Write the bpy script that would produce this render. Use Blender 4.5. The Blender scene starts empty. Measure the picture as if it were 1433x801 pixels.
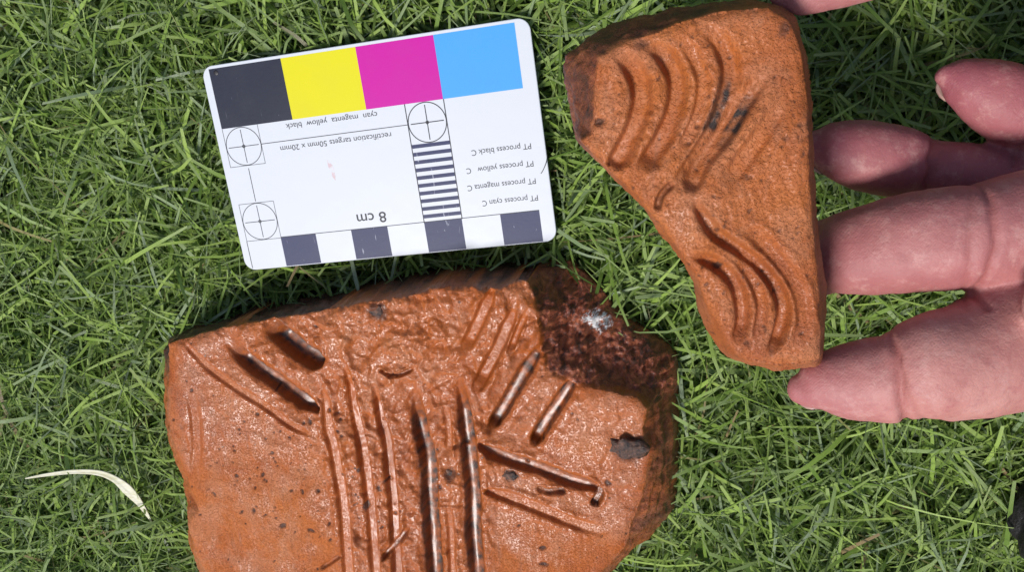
import bpy, math
import numpy as np
from mathutils import Matrix, Vector

R = math.radians
rng = np.random.default_rng(11)
scene = bpy.context.scene
C = scene.collection

# ------------------------------------------------------------------ camera (all lengths in mm here, metres in Blender)
F_PX, CX, CY = 1200.0, 716.5, 400.5            # focal length in photo pixels, photo centre
n = np.array([0.18506, -0.27218, 0.94428])     # ground normal (away from the lens) in camera axes, from the card's outline
U = -n / np.linalg.norm(n)
Xa = np.array([1.0, 0, 0]) - U[0] * U
Xa /= np.linalg.norm(Xa)
Ya = np.cross(U, Xa)
RW = np.stack([Xa, Ya, U])                     # camera axes -> world axes
HC = 223.0                                     # lens height above the soil
CARD_Z = 16.0

cam_d = bpy.data.cameras.new('camera')
cam = bpy.data.objects.new('camera', cam_d)
C.objects.link(cam)
cam_d.sensor_width = 36
cam_d.lens = 36 * F_PX / 1433.0
cam_d.clip_start = 0.005
cam_d.clip_end = 50
cols = [RW @ np.array(v, float) for v in ((1, 0, 0), (0, -1, 0), (0, 0, -1))]
m = Matrix.Identity(4)
for j, c in enumerate(cols):
    for i in range(3):
        m[i][j] = c[i]
m[2][3] = HC * 0.001
cam.matrix_world = m
scene.camera = cam

# ------------------------------------------------------------------ light
SUN_EL, SUN_AZ = 58.0, 207.0                   # azimuth clockwise from +Y: light comes from the picture's lower side
world = bpy.data.worlds.new('World')
scene.world = world
world.use_nodes = True
wn = world.node_tree.nodes
wl = world.node_tree.links
bg = wn['Background']
sky = wn.new('ShaderNodeTexSky')
sky.sky_type = 'NISHITA'
sky.sun_disc = False
sky.sun_elevation = R(SUN_EL)
sky.sun_rotation = R(SUN_AZ)
sky.air_density = 1.0
sky.dust_density = 2.0
sky.ozone_density = 1.0
wl.new(sky.outputs[0], bg.inputs[0])
bg.inputs[1].default_value = 0.075
sun_d = bpy.data.lights.new('sun', 'SUN')
sun = bpy.data.objects.new('sun', sun_d)
C.objects.link(sun)
sun_d.energy = 2.7
sun_d.angle = R(14)
sun_d.color = (1.0, 0.98, 0.96)
sd = Vector((math.sin(R(SUN_AZ)) * math.cos(R(SUN_EL)), math.cos(R(SUN_AZ)) * math.cos(R(SUN_EL)), math.sin(R(SUN_EL))))
sun.rotation_euler = sd.to_track_quat('Z', 'Y').to_euler()
sun.location = sd * 2
vs = scene.view_settings
vs.view_transform = 'Standard'
vs.look = 'None'
vs.exposure = 0.50
vs.gamma = 1
vs.use_curve_mapping = False
scene.render.engine = 'CYCLES'

# ------------------------------------------------------------------ helpers
def px(u, v, z):
    """photo pixel -> world point (mm) at height z above the soil"""
    d = RW @ np.array([(u - CX) / F_PX, (v - CY) / F_PX, 1.0])
    t = (z - HC) / d[2]
    return d * t + np.array([0, 0, HC])

def depth(u, v, z):
    d = RW @ np.array([(u - CX) / F_PX, (v - CY) / F_PX, 1.0])
    return (z - HC) / d[2]

def pxl(pts, z):
    return np.array([px(u, v, z)[:2] for u, v in pts])

def sstep(a, b, x):
    t = np.clip((x - a) / (b - a), 0, 1)
    return t * t * (3 - 2 * t)

def _hash(ix, iy, seed):
    h = (ix.astype(np.int64) * 374761393 + iy.astype(np.int64) * 668265263 + seed * 974711) & 0x7fffffff
    h = (h ^ (h >> 13)) * 1274126177 & 0x7fffffff
    return ((h ^ (h >> 16)) & 0xffff) / 65535.0

def vnoise(x, y, seed=0):
    """gradient noise, about -0.5..0.5"""
    x, y = x * 0.8 - y * 0.6 + 0.37 * seed, x * 0.6 + y * 0.8 + 0.11 * seed
    ix, iy = np.floor(x), np.floor(y)
    fx, fy = x - ix, y - iy
    def g(ox, oy):
        a = _hash(ix + ox, iy + oy, seed) * 6.2831853
        return np.cos(a) * (fx - ox) + np.sin(a) * (fy - oy)
    wx = fx * fx * fx * (fx * (fx * 6 - 15) + 10)
    wy = fy * fy * fy * (fy * (fy * 6 - 15) + 10)
    a = g(0, 0); b = g(1, 0); c = g(0, 1); d = g(1, 1)
    return 0.85 * ((a + (b - a) * wx) * (1 - wy) + (c + (d - c) * wx) * wy)

def fbm(x, y, seed=0, octv=4, gain=0.5):
    s = 0; a = 1.0
    ca, sa = math.cos(0.7), math.sin(0.7)
    for k in range(octv):
        s = s + a * vnoise(x, y, seed + 17 * k)
        x, y = (x * ca - y * sa) * 2.03 + 5.1, (x * sa + y * ca) * 2.03 - 3.7
        a *= gain
    return s

def ridged(x, y, seed=0, octv=3):
    s = 0; a = 1.0
    for k in range(octv):
        s = s + a * (0.5 - np.abs(vnoise(x, y, seed + 31 * k)) * 2)
        x, y = x * 2.1 + 1.7 + y * 0.3, y * 2.1 - x * 0.3 - 2.2
        a *= 0.5
    return s

def new_mesh(name, verts, faces4=None, faces3=None, smooth=True, polys=None):
    """verts in mm; quads and/or triangles as int arrays; or a list of polygons"""
    me = bpy.data.meshes.new(name)
    verts = np.asarray(verts, float) * 0.001
    if polys is not None:
        me.from_pydata([tuple(v) for v in verts], [], [tuple(int(i) for i in p) for p in polys])
    else:
        idx = []; start = []; tot = 0
        nq = 0 if faces4 is None else len(faces4)
        nt = 0 if faces3 is None else len(faces3)
        me.vertices.add(len(verts))
        me.vertices.foreach_set('co', verts.ravel())
        parts = []; ls = []
        if nq:
            parts.append(np.asarray(faces4, np.int32).ravel()); ls.append(np.arange(nq) * 4)
        if nt:
            parts.append(np.asarray(faces3, np.int32).ravel()); ls.append(nq * 4 + np.arange(nt) * 3)
        li = np.concatenate(parts); ls = np.concatenate(ls).astype(np.int32)
        me.loops.add(len(li)); me.loops.foreach_set('vertex_index', li)
        me.polygons.add(nq + nt); me.polygons.foreach_set('loop_start', ls)
    me.update(calc_edges=True)
    me.validate()
    me.polygons.foreach_set('use_smooth', np.full(len(me.polygons), smooth))
    return me

def attr(me, name, data):
    a = me.attributes.new(name, 'FLOAT', 'POINT')
    a.data.foreach_set('value', np.asarray(data, np.float32))

def link(name, me, mat=None, parent=None, label=None, cat=None, group=None, kind=None):
    o = bpy.data.objects.new(name, me)
    C.objects.link(o)
    if mat and me is not None:
        me.materials.append(mat)
    if parent: o.parent = parent
    if label: o['label'] = label
    if cat: o['category'] = cat
    if group: o['group'] = group
    if kind: o['kind'] = kind
    return o

class NT:
    """small node-material writer"""
    def __init__(s, name):
        s.m = bpy.data.materials.new(name); s.m.use_nodes = True
        s.t = s.m.node_tree; s.n = s.t.nodes; s.l = s.t.links
        s.b = s.n['Principled BSDF']; s.out = s.n['Material Output']
    def node(s, typ, **kw):
        nd = s.n.new(typ)
        for k, v in kw.items(): setattr(nd, k, v)
        return nd
    def put(s, sock, v):
        if isinstance(v, bpy.types.NodeSocket): s.l.new(v, sock)
        else: sock.default_value = v
    def attr(s, name):
        return s.node('ShaderNodeAttribute', attribute_name=name).outputs['Fac']
    def noise(s, scale, detail=4, rough=0.6, dist=0.0, vec=None, map_scale=None):
        nd = s.node('ShaderNodeTexNoise')
        nd.inputs['Scale'].default_value = scale; nd.inputs['Detail'].default_value = detail
        nd.inputs['Roughness'].default_value = rough; nd.inputs['Distortion'].default_value = dist
        if vec is None:
            vec = s.node('ShaderNodeTexCoord').outputs['Object']
        if map_scale:
            mp = s.node('ShaderNodeMapping'); mp.inputs['Scale'].default_value = map_scale
            s.l.new(vec, mp.inputs[0]); vec = mp.outputs[0]
        s.l.new(vec, nd.inputs['Vector'])
        return nd.outputs['Fac']
    def ramp(s, fac, stops):
        nd = s.node('ShaderNodeValToRGB'); s.l.new(fac, nd.inputs[0])
        el = nd.color_ramp.elements
        while len(el) < len(stops): el.new(0.5)
        for e, (p, c) in zip(el, stops):
            e.position = p; e.color = tuple(c) + (1,) if len(c) == 3 else c
        return nd.outputs['Color']
    def mix(s, fac, a, b):
        nd = s.node('ShaderNodeMix', data_type='RGBA')
        s.put(nd.inputs['Factor'], fac); 
        for sock, v in ((nd.inputs['A'], a), (nd.inputs['B'], b)):
            s.put(sock, v if isinstance(v, bpy.types.NodeSocket) else tuple(v) + (1,))
        return nd.outputs['Result']
    def math(s, op, a, b=0.0, clamp=False):
        nd = s.node('ShaderNodeMath', operation=op, use_clamp=clamp)
        s.put(nd.inputs[0], a); s.put(nd.inputs[1], b)
        return nd.outputs[0]
    def rng(s, x, a, b, c=0.0, d=1.0):
        nd = s.node('ShaderNodeMapRange', interpolation_type='SMOOTHSTEP')
        s.put(nd.inputs[0], x); nd.inputs[1].default_value = a; nd.inputs[2].default_value = b
        nd.inputs[3].default_value = c; nd.inputs[4].default_value = d
        return nd.outputs[0]
    def bump(s, h, dist, strength=1.0, normal=None):
        nd = s.node('ShaderNodeBump'); nd.inputs['Distance'].default_value = dist
        nd.inputs['Strength'].default_value = strength
        s.l.new(h, nd.inputs['Height'])
        if normal: s.l.new(normal, nd.inputs['Normal'])
        return nd.outputs['Normal']
    def set(s, **kw):
        for k, v in kw.items():
            k = k.replace('_', ' ')
            sock = s.b.inputs[k]
            if not isinstance(v, bpy.types.NodeSocket) and sock.type == 'RGBA' and len(v) == 3: v = tuple(v) + (1,)
            s.put(sock, v)
        return s.m

# ------------------------------------------------------------------ materials
def mat_clay(name, wet_rough, dry_rough, hue=0.0):
    t = NT(name)
    stain = t.attr('stain'); wet = t.attr('wet'); frac = t.attr('fracture'); chalk = t.attr('chalk'); pit = t.attr('pit')
    n1 = t.noise(45, 5, 0.65); n2 = t.noise(260, 4, 0.7); n3 = t.noise(900, 3, 0.7)
    streak = t.noise(120, 4, 0.6, 0.5, None, (3.0, 0.5, 1))
    col = t.ramp(n1, [(0.28, (0.29, 0.056 + hue, 0.005 + hue)), (0.46, (0.40, 0.092 + hue, 0.008 + hue)), (0.60, (0.44, 0.112 + hue, 0.013 + hue)), (0.75, (0.45, 0.150 + hue, 0.038 + hue))])
    col = t.mix(t.rng(n2, 0.50, 0.75, 0, 0.45), col, (0.27, 0.075, 0.020))
    col = t.mix(t.rng(streak, 0.54, 0.78, 0, 0.6), col, (0.33, 0.13, 0.068))
    col = t.mix(t.rng(t.noise(75, 6, 0.7, 0.4), 0.52, 0.75, 0, 0.35), col, (0.24, 0.060, 0.018))
    speck = t.rng(n3, 0.66, 0.74, 0, 0.75)
    col = t.mix(speck, col, (0.06, 0.025, 0.015))
    plate = t.rng(t.noise(95, 6, 0.65, 0.5), 0.44, 0.60, 0, 0.55)
    col = t.mix(plate, col, (0.46, 0.170, 0.072))
    fine = t.noise(2300, 3, 0.7)
    col = t.mix(t.rng(fine, 0.57, 0.70, 0, 0.5), col, (0.16, 0.046, 0.012))
    col = t.mix(t.math('MULTIPLY', t.attr('ochre'), 0.8), col, (0.41, 0.090, 0.004))
    fr = t.ramp(t.noise(300, 6, 0.75, 0.9), [(0.30, (0.018, 0.010, 0.009)), (0.40, (0.075, 0.024, 0.013)), (0.50, (0.22, 0.048, 0.018)), (0.64, (0.42, 0.13, 0.05))])
    col = t.mix(frac, col, fr)
    sn = t.math('MULTIPLY', stain, t.rng(t.noise(380, 4, 0.7), 0.25, 0.55, 0.6, 1.0), True)
    col = t.mix(sn, col, (0.028, 0.017, 0.013))
    col = t.mix(pit, col, (0.02, 0.012, 0.010))
    col = t.mix(chalk, col, (0.70, 0.70, 0.70))
    rg = t.node('ShaderNodeMix', data_type='FLOAT')
    t.l.new(wet, rg.inputs[0]); rg.inputs[2].default_value = dry_rough; rg.inputs[3].default_value = wet_rough
    rough = t.math('ADD', rg.outputs[0], t.rng(n2, 0.3, 0.7, -0.06, 0.10))
    calm = t.attr('calm')
    amt = t.math('SUBTRACT', 1.0, t.math('MULTIPLY', calm, 0.75))
    h1 = t.math('MULTIPLY', t.noise(700, 6, 0.75), amt)
    nb = t.bump(h1, 0.00030, 0.8)
    nb2 = t.bump(t.math('MULTIPLY', t.rng(fine, 0.70, 0.45), amt), 0.00022, 0.7, nb)
    ca = t.math('ADD', amt, t.math('MULTIPLY', frac, 2.5))
    cb = t.bump(t.math('MULTIPLY', t.noise(520, 5, 0.7, 0.6), ca), 0.00012, 0.6)
    cb = t.bump(t.math('MULTIPLY', t.rng(fine, 0.70, 0.45), t.math('SUBTRACT', amt, t.math('MULTIPLY', t.attr('ochre'), 0.75), True)), 0.00014, 0.6, cb)
    cr = t.math('SUBTRACT', t.rng(calm, 0.5, 1.0, 0.27, 0.24), t.math('MULTIPLY', t.math('MULTIPLY', t.attr('ochre'), wet), t.rng(calm, 0.3, 0.9, 0.11, 0.0)))
    coat = t.math('MULTIPLY', wet, 0.85)
    return t.set(Base_Color=col, Roughness=rough, Normal=nb2, Coat_Weight=coat, Coat_Roughness=cr, Coat_Normal=cb, Coat_IOR=1.40, Specular_IOR_Level=0.4)

M_clay = mat_clay('clay_wet', 0.42, 0.65)
M_clay2 = mat_clay('clay_damp', 0.50, 0.66, 0.012)

def mat_grass():
    t = NT('grass_blade')
    tint = t.attr('tint'); along = t.attr('along'); dead = t.attr('dead'); side = t.attr('side')
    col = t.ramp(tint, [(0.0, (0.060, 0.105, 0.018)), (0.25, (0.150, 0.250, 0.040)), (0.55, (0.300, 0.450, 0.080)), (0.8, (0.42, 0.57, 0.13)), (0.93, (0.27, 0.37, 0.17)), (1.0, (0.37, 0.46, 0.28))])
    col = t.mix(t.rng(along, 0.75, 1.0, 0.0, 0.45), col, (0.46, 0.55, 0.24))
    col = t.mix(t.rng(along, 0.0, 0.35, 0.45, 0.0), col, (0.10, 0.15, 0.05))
    col = t.mix(dead, col, (0.36, 0.25, 0.13))
    w = t.node('ShaderNodeTexWave', wave_type='BANDS', bands_direction='X')
    cmb = t.node('ShaderNodeCombineXYZ'); t.l.new(side, cmb.inputs[0])
    t.l.new(cmb.outputs[0], w.inputs['Vector']); w.inputs['Scale'].default_value = 1.4
    nb = t.bump(w.outputs['Fac'], 0.00012, 0.8)
    m_ = t.set(Base_Color=col, Roughness=0.36, Normal=nb, Specular_IOR_Level=0.55)
    tr = t.node('ShaderNodeBsdfTranslucent'); t.l.new(t.mix(0.5, col, (0.16, 0.30, 0.03)), tr.inputs[0])
    ms = t.node('ShaderNodeMixShader'); ms.inputs[0].default_value = 0.22
    t.l.new(t.b.outputs[0], ms.inputs[1]); t.l.new(tr.outputs[0], ms.inputs[2]); t.l.new(ms.outputs[0], t.out.inputs[0])
    return m_
M_grass = mat_grass()

t = NT('soil')
M_soil = t.set(Base_Color=t.ramp(t.noise(160, 6, 0.7), [(0.3, (0.012, 0.012, 0.007)), (0.7, (0.045, 0.035, 0.02))]), Roughness=0.9, Normal=t.bump(t.noise(300, 5, 0.7), 0.002, 0.8))

def mat_print(name, col, rough=0.32, scratch=0.0):
    t = NT(name)
    c = t.mix(t.rng(t.noise(130, 4), 0.4, 0.75, 0, 0.12), col, tuple(min(1, x * 0.7 + 0.05) for x in col))
    if scratch:
        s1 = t.rng(t.noise(500, 2, 0.5, 2.5, None, (1, 0.12, 1)), 0.69, 0.74, 0, scratch)
        s2 = t.rng(t.noise(800, 3, 0.6, 0.5), 0.70, 0.78, 0, scratch)
        c = t.mix(t.math('MAXIMUM', s1, s2), c, (0.55, 0.57, 0.65))
    nb = t.bump(t.noise(900, 3), 0.00003, 0.5)
    return t.set(Base_Color=c, Roughness=rough, Normal=nb, Specular_IOR_Level=0.3)
t = NT('card_plastic')
dirt = t.rng(t.noise(150, 6, 0.75), 0.62, 0.80, 0, 0.22)
M_card = t.set(Base_Color=t.mix(dirt, (0.60, 0.625, 0.665), (0.46, 0.43, 0.39)), Roughness=0.30, Normal=t.bump(t.noise(60, 3), 0.0003, 0.3))
M_black = mat_print('print_black', (0.014, 0.017, 0.034), 0.42, 0.10)
M_check = mat_print('print_check', (0.030, 0.036, 0.095), 0.42, 0.5)
M_yellow = mat_print('print_yellow', (0.66, 0.60, 0.012))
M_magenta = mat_print('print_magenta', (0.52, 0.010, 0.30))
M_cyan = mat_print('print_cyan', (0.07, 0.33, 0.70))
M_line = mat_print('print_line', (0.03, 0.032, 0.04), 0.4)
t = NT('smudge'); M_smudge = t.set(Base_Color=t.mix(t.rng(t.noise(900, 3), 0.4, 0.6), (0.56, 0.42, 0.44), (0.60, 0.60, 0.63)), Roughness=0.5)
t = NT('dark_fibre'); M_fibre = t.set(Base_Color=(0.015, 0.013, 0.015), Roughness=0.5)

def mat_skin():
    t = NT('skin')
    red_shade = t.attr('red_shade'); crease = t.attr('crease')
    n1 = t.noise(110, 5, 0.6); n2 = t.noise(500, 4, 0.65)
    col = t.mix(t.rng(n1, 0.3, 0.7), (0.44, 0.178, 0.152), (0.53, 0.245, 0.208))
    col = t.mix(t.math('MULTIPLY', red_shade, 0.85), col, (0.27, 0.055, 0.085))
    col = t.mix(t.rng(t.noise(240, 6, 0.75), 0.48, 0.68, 0, 0.5), col, (0.56, 0.31, 0.275))
    col = t.mix(t.rng(n2, 0.50, 0.70, 0, 0.45), col, (0.34, 0.11, 0.11))
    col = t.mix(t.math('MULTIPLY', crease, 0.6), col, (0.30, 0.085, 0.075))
    tc = t.node('ShaderNodeTexCoord').outputs['Object']
    w = t.node('ShaderNodeTexWave', wave_type='BANDS', bands_direction='X')
    w.inputs['Scale'].default_value = 850; w.inputs['Distortion'].default_value = 5.0; w.inputs['Detail'].default_value = 2
    w.inputs['Detail Scale'].default_value = 0.35
    mp = t.node('ShaderNodeMapping'); mp.inputs['Rotation'].default_value = (0, 0, 0.6)
    t.l.new(tc, mp.inputs[0]); t.l.new(mp.outputs[0], w.inputs['Vector'])
    nb = t.bump(w.outputs['Fac'], 0.00005, 0.22)
    vo = t.node('ShaderNodeTexVoronoi', feature='DISTANCE_TO_EDGE'); vo.inputs['Scale'].default_value = 1100
    t.l.new(tc, vo.inputs['Vector'])
    nb = t.bump(t.rng(vo.outputs['Distance'], 0, 0.25), 0.00006, 0.3, nb)
    nb = t.bump(t.noise(330, 5, 0.7), 0.0005, 0.35, nb)
    return t.set(Base_Color=col, Roughness=0.56, Normal=nb, Subsurface_Weight=0.12, Subsurface_Radius=(1.0, 0.35, 0.2), Subsurface_Scale=0.0015, Specular_IOR_Level=0.35)
M_skin = mat_skin()
t = NT('nail'); M_nail = t.set(Base_Color=(0.42, 0.26, 0.22), Roughness=0.35)
t = NT('inclusion'); M_incl = t.set(Base_Color=t.ramp(t.noise(600, 4), [(0.36, (0.016, 0.012, 0.011)), (0.52, (0.09, 0.045, 0.03)), (0.70, (0.24, 0.11, 0.065))]), Roughness=0.35, Normal=t.bump(t.noise(650, 5, 0.75), 0.0008, 0.9))
t = NT('dark_stone'); M_stone = t.set(Base_Color=t.ramp(t.noise(350, 5, 0.7), [(0.35, (0.003, 0.0025, 0.0025)), (0.65, (0.012, 0.008, 0.007))]), Roughness=0.6, Normal=t.bump(t.noise(500, 5, 0.7), 0.0008, 0.9))
t = NT('dry_leaf'); M_leaf = t.set(Base_Color=t.mix(t.rng(t.noise(1500, 3, 0.6, 0, None, (0.2, 1, 1)), 0.35, 0.7), (0.62, 0.60, 0.47), (0.48, 0.46, 0.28)), Roughness=0.55)

# ------------------------------------------------------------------ ground
g = np.array([(-1500, -1500, 0), (1500, -1500, 0), (1500, 1500, 0), (-1500, 1500, 0)], float)
link('ground', new_mesh('ground', g, polys=[(0, 1, 2, 3)], smooth=False), M_soil, kind='structure')

# ------------------------------------------------------------------ sherds (solid height-field lumps with traced outlines)
def seg_dist(P, poly, closed=False):
    """unsigned distance, arc position, signed side to a polyline for points P (N,2)"""
    best = np.full(len(P), 1e9); arc = np.zeros(len(P)); side = np.zeros(len(P))
    near = np.zeros_like(P)
    k = len(poly); s0 = 0.0
    for i in range(k if closed else k - 1):
        a = poly[i]; b = poly[(i + 1) % k]; d = b - a; L = np.linalg.norm(d)
        if L < 1e-9: continue
        tt = np.clip(((P - a) @ d) / (L * L), 0, 1)
        q = a + tt[:, None] * d
        r = P - q
        dd = np.hypot(r[:, 0], r[:, 1])
        mk = dd < best
        best[mk] = dd[mk]; arc[mk] = s0 + tt[mk] * L; near[mk] = q[mk]
        side[mk] = np.sign(d[0] * r[mk, 1] - d[1] * r[mk, 0])
        s0 += L
    return best, arc, side, s0, near

def inside(P, poly):
    c = np.zeros(len(P), bool); k = len(poly)
    for i in range(k):
        a = poly[i]; b = poly[(i + 1) % k]
        cond = (a[1] > P[:, 1]) != (b[1] > P[:, 1])
        dy = b[1] - a[1]
        xi = a[0] + (P[:, 1] - a[1]) * (b[0] - a[0]) / (dy if abs(dy) > 1e-12 else 1e-12)
        c ^= cond & (P[:, 0] < xi)
    return c

def smooth_line(pts, sub=6, closed=False):
    p = np.asarray(pts, float); k = len(p); out = []
    rngi = range(k) if closed else range(k - 1)
    for i in rngi:
        if closed: p0, p1, p2, p3 = p[(i - 1) % k], p[i], p[(i + 1) % k], p[(i + 2) % k]
        else: p0, p1, p2, p3 = p[max(i - 1, 0)], p[i], p[i + 1], p[min(i + 2, k - 1)]
        for s in range(sub):
            t = s / sub
            out.append(0.5 * ((2 * p1) + (-p0 + p2) * t + (2 * p0 - 5 * p1 + 4 * p2 - p3) * t * t + (-p0 + 3 * p1 - 3 * p2 + p3) * t ** 3))
    if not closed: out.append(p[-1])
    return np.array(out)

def jag(poly, amp, seed):
    """roughen an outline"""
    out = []
    k = len(poly); s = 0
    for i in range(k):
        a = poly[i]; b = poly[(i + 1) % k]; L = np.linalg.norm(b - a); m_ = max(1, int(L / 0.8))
        nrm = np.array([-(b - a)[1], (b - a)[0]]) / max(L, 1e-9)
        for j in range(m_):
            q = a + (b - a) * j / m_
            o = fbm(np.array([(s + j / m_ * L) * 0.35]), np.array([seed * 3.1]), seed, 4, 0.42)[0]
            out.append(q + nrm * o * amp)
        s += L
    return np.array(out)

def build_sherd(name, outer, inner, z_top, z_rim, z_bot, res, shape_fn, mat, label, jag_amp=(0.5, 0.4), skirt_rough=0.75):
    outer = jag(outer, jag_amp[0], 3); inner = jag(inner, jag_amp[1], 5)
    lo = outer.min(0) - res * 2; hi = outer.max(0) + res * 2
    nx = int((hi[0] - lo[0]) / res) + 2; ny = int((hi[1] - lo[1]) / res) + 2
    gx, gy = np.meshgrid(lo[0] + np.arange(nx) * res, lo[1] + np.arange(ny) * res)
    P = np.stack([gx.ravel(), gy.ravel()], 1)
    ins = inside(P, outer)
    I = ins.reshape(ny, nx)
    cell = I[:-1, :-1] | I[1:, :-1] | I[:-1, 1:] | I[1:, 1:]
    cell &= (I[:-1, :-1].astype(int) + I[1:, :-1] + I[:-1, 1:] + I[1:, 1:]) >= 2
    ids = np.arange(nx * ny).reshape(ny, nx)
    q = np.stack([ids[:-1, :-1][cell], ids[:-1, 1:][cell], ids[1:, 1:][cell], ids[1:, :-1][cell]], 1)
    used = np.unique(q); remap = np.full(nx * ny, -1); remap[used] = np.arange(len(used))
    q = remap[q]; P = P[used]; ins = ins[used]
    do, _, _, _, near = seg_dist(P, outer, True)
    P[~ins] = near[~ins]; do[~ins] = 0
    di, _, _, _, _ = seg_dist(P, inner, True)
    inn = inside(P, inner)
    w = np.where(inn, 1.0, do / (do + di + 1e-6))
    z, at = shape_fn(P, w, np.where(inn, di, -di), do)
    # boundary loop: edges used once
    e = np.concatenate([q[:, [0, 1]], q[:, [1, 2]], q[:, [2, 3]], q[:, [3, 0]]])
    es = np.sort(e, 1); key = es[:, 0].astype(np.int64) * 10000000 + es[:, 1]
    uq, first, cnt = np.unique(key, return_index=True, return_counts=True)
    be = e[first[cnt == 1]]
    bv = np.unique(be)
    bmap = np.full(len(P), -1); bmap[bv] = np.arange(len(bv)) + len(P)
    cen = P[bv].mean(0)
    if 'push' in at:
        dr = P - P.mean(0); dr /= np.linalg.norm(dr, axis=1)[:, None] + 1e-9
        P = P + dr * at.pop('push')[:, None]
    LV = 14
    rings = []; Pb = P[bv]; zb_ = z[bv]; dr = (Pb - cen) / (np.linalg.norm(Pb - cen, axis=1)[:, None] + 1e-9)
    for k in range(1, LV + 1):
        f = k / LV
        zz = zb_ + (z_bot - zb_) * f
        sx = cen[0] + (Pb[:, 0] - cen[0]); nz = 1.6 * (fbm(sx * 0.22, zz * 0.5, 301, 4, 0.55) + fbm(Pb[:, 1] * 0.22 + 7, zz * 0.5, 302, 4, 0.55)) + 0.5 * ridged(sx * 0.15 - Pb[:, 1] * 0.15, zz * 0.6, 303, 3)
        rings.append(np.column_stack([cen + (Pb - cen) * (1 - 0.025 * f) + dr * (nz * min(1, k / 3))[:, None] * skirt_rough, zz]))
    nb = len(bv)
    V = np.concatenate([np.column_stack([P, z])] + rings + [[[cen[0], cen[1], z_bot]]])
    bidx = np.full(len(P), -1); bidx[bv] = np.arange(nb)
    a0, a1 = bidx[be[:, 0]], bidx[be[:, 1]]
    wall = [np.stack([be[:, 1], be[:, 0], a0 + len(P), a1 + len(P)], 1)]
    for k in range(LV - 1):
        o0 = len(P) + k * nb; o1 = o0 + nb
        wall.append(np.stack([a1 + o0, a0 + o0, a0 + o1, a1 + o1], 1))
    ol = len(P) + (LV - 1) * nb
    tri = np.stack([a1 + ol, a0 + ol, np.full(len(be), len(V) - 1)], 1)
    me = new_mesh(name, V, np.concatenate([q] + wall), tri)
    sk = {'fracture': at.pop('skirt_fr'), 'stain': at.pop('skirt_dark')}
    for k, a in at.items():
        if k in ('base', 'groove_wet'): continue
        ring = sk[k][bv] if k in sk else (np.full(nb, 0.5) if k == 'wet' else np.zeros(nb))
        attr(me, k, np.concatenate([a, np.tile(ring, LV), [0.0]]))
    o = link(name, me, mat, label=label, cat='pottery')
    return o

def groove(P, z, at, pts, ztop, w_px, dep, lip=0.25, stain=0.0, ends=(0.12, 0.12), hard=0.55, sub=6, shear=0.0):
    """cut a tool groove along a traced line: w_px half width in photo pixels"""
    line = smooth_line(pxl(pts, ztop), sub)
    wmm = w_px * depth(*pts[len(pts) // 2], ztop) / F_PX
    d, arc, side, L, _ = seg_dist(P, line)
    d = d * (1 + 0.16 * vnoise(P[:, 0] * 0.4, P[:, 1] * 0.4, int(pts[0][0]))) + 0.07 * vnoise(P[:, 0] * 1.6, P[:, 1] * 1.6, 4)
    d = np.abs(d)
    tp = 0.45 + 0.55 * np.minimum(sstep(0, 0.22 * L, arc), sstep(0, 0.15 * L, L - arc))
    d = d / tp
    f = sstep(0, max(ends[0] * L, 0.01), arc) * sstep(0, max(ends[1] * L, 0.01), L - arc)
    f = np.maximum(f, 0) * (1 + 0.25 * vnoise(arc * 0.09, arc * 0 + pts[0][1], 9))
    dq = (d + shear * side * d) / wmm
    deep = at['groove_wet'] > 0.5 and dep > 1.5
    prof = (1 - sstep(0.6, 1.08, dq)) if at['groove_wet'] > 0.5 else 0.8 * (1 - sstep(0.3, 1.3, dq)) + 0.2 * np.clip(1 - (dq / 1.1) ** 2, 0, 1)
    cut = np.clip(prof * f * 1.1, 0, 1)
    flr = at['base'] - dep * np.clip(f, 0, 1.3) * np.minimum(prof, 1) + 0.05 * fbm(arc * 0.12, d * 0.8, int(pts[0][0]) + 3, 2)
    if at['groove_wet'] < 0.5: flr = flr + 0.6 * (z - at['base'])
    elif not deep: flr = flr + 0.12 * (z - at['base']) + 0.09 * fbm(P[:, 0] * 0.9, P[:, 1] * 0.5, 15, 3)
    else: flr = flr + 0.05 * fbm(P[:, 0] * 0.35, P[:, 1] * 0.35, 16, 2)
    if deep: flr = flr + 0.07 * np.clip(side * d, -wmm, wmm) * np.clip(f, 0, 1)
    z[:] = z * (1 - cut) + np.minimum(flr, z) * cut
    at['wet'] = at['wet'] * (1 - cut) + cut * (np.minimum(at['wet'] + 0.1, 0.62 if deep else 0.5) if at['groove_wet'] > 0.5 else at['wet'])
    at['calm'] = np.maximum(at['calm'], cut * (0.4 + 0.6 * (at['groove_wet'] > 0.5)) * np.clip(dep / 2.6, 0.2, 0.9))
    z += lip * np.exp(-((d - 1.45 * wmm) / (0.42 * wmm)) ** 2) * f * (0.6 + 0.9 * vnoise(P[:, 0] * 0.9, P[:, 1] * 0.9, 12) + 0.2 * side)
    at['ochre'] = np.maximum(at['ochre'], at['groove_wet'] * np.exp(-((d - 1.25 * wmm) / (0.75 * wmm)) ** 2) * np.clip(f, 0, 1))
    if stain:  # dark residue plus the shade of the groove walls, painted into the colour
        stain = stain * np.clip(0.75 + 1.1 * fbm(P[:, 0] * 0.5, P[:, 1] * 0.5, 14, 3), 0, 1.2)
        at['stain'] = np.maximum(at['stain'], stain * (1 - sstep(0.6 * wmm, 1.2 * wmm, d)) * (0.75 + 0.25 * sstep(-0.05, 0.45, side * d / wmm) + 0.35 * sstep(0.5, 0.8, -side * d / wmm)) * np.clip(f, 0, 1))
    return d, f

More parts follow.
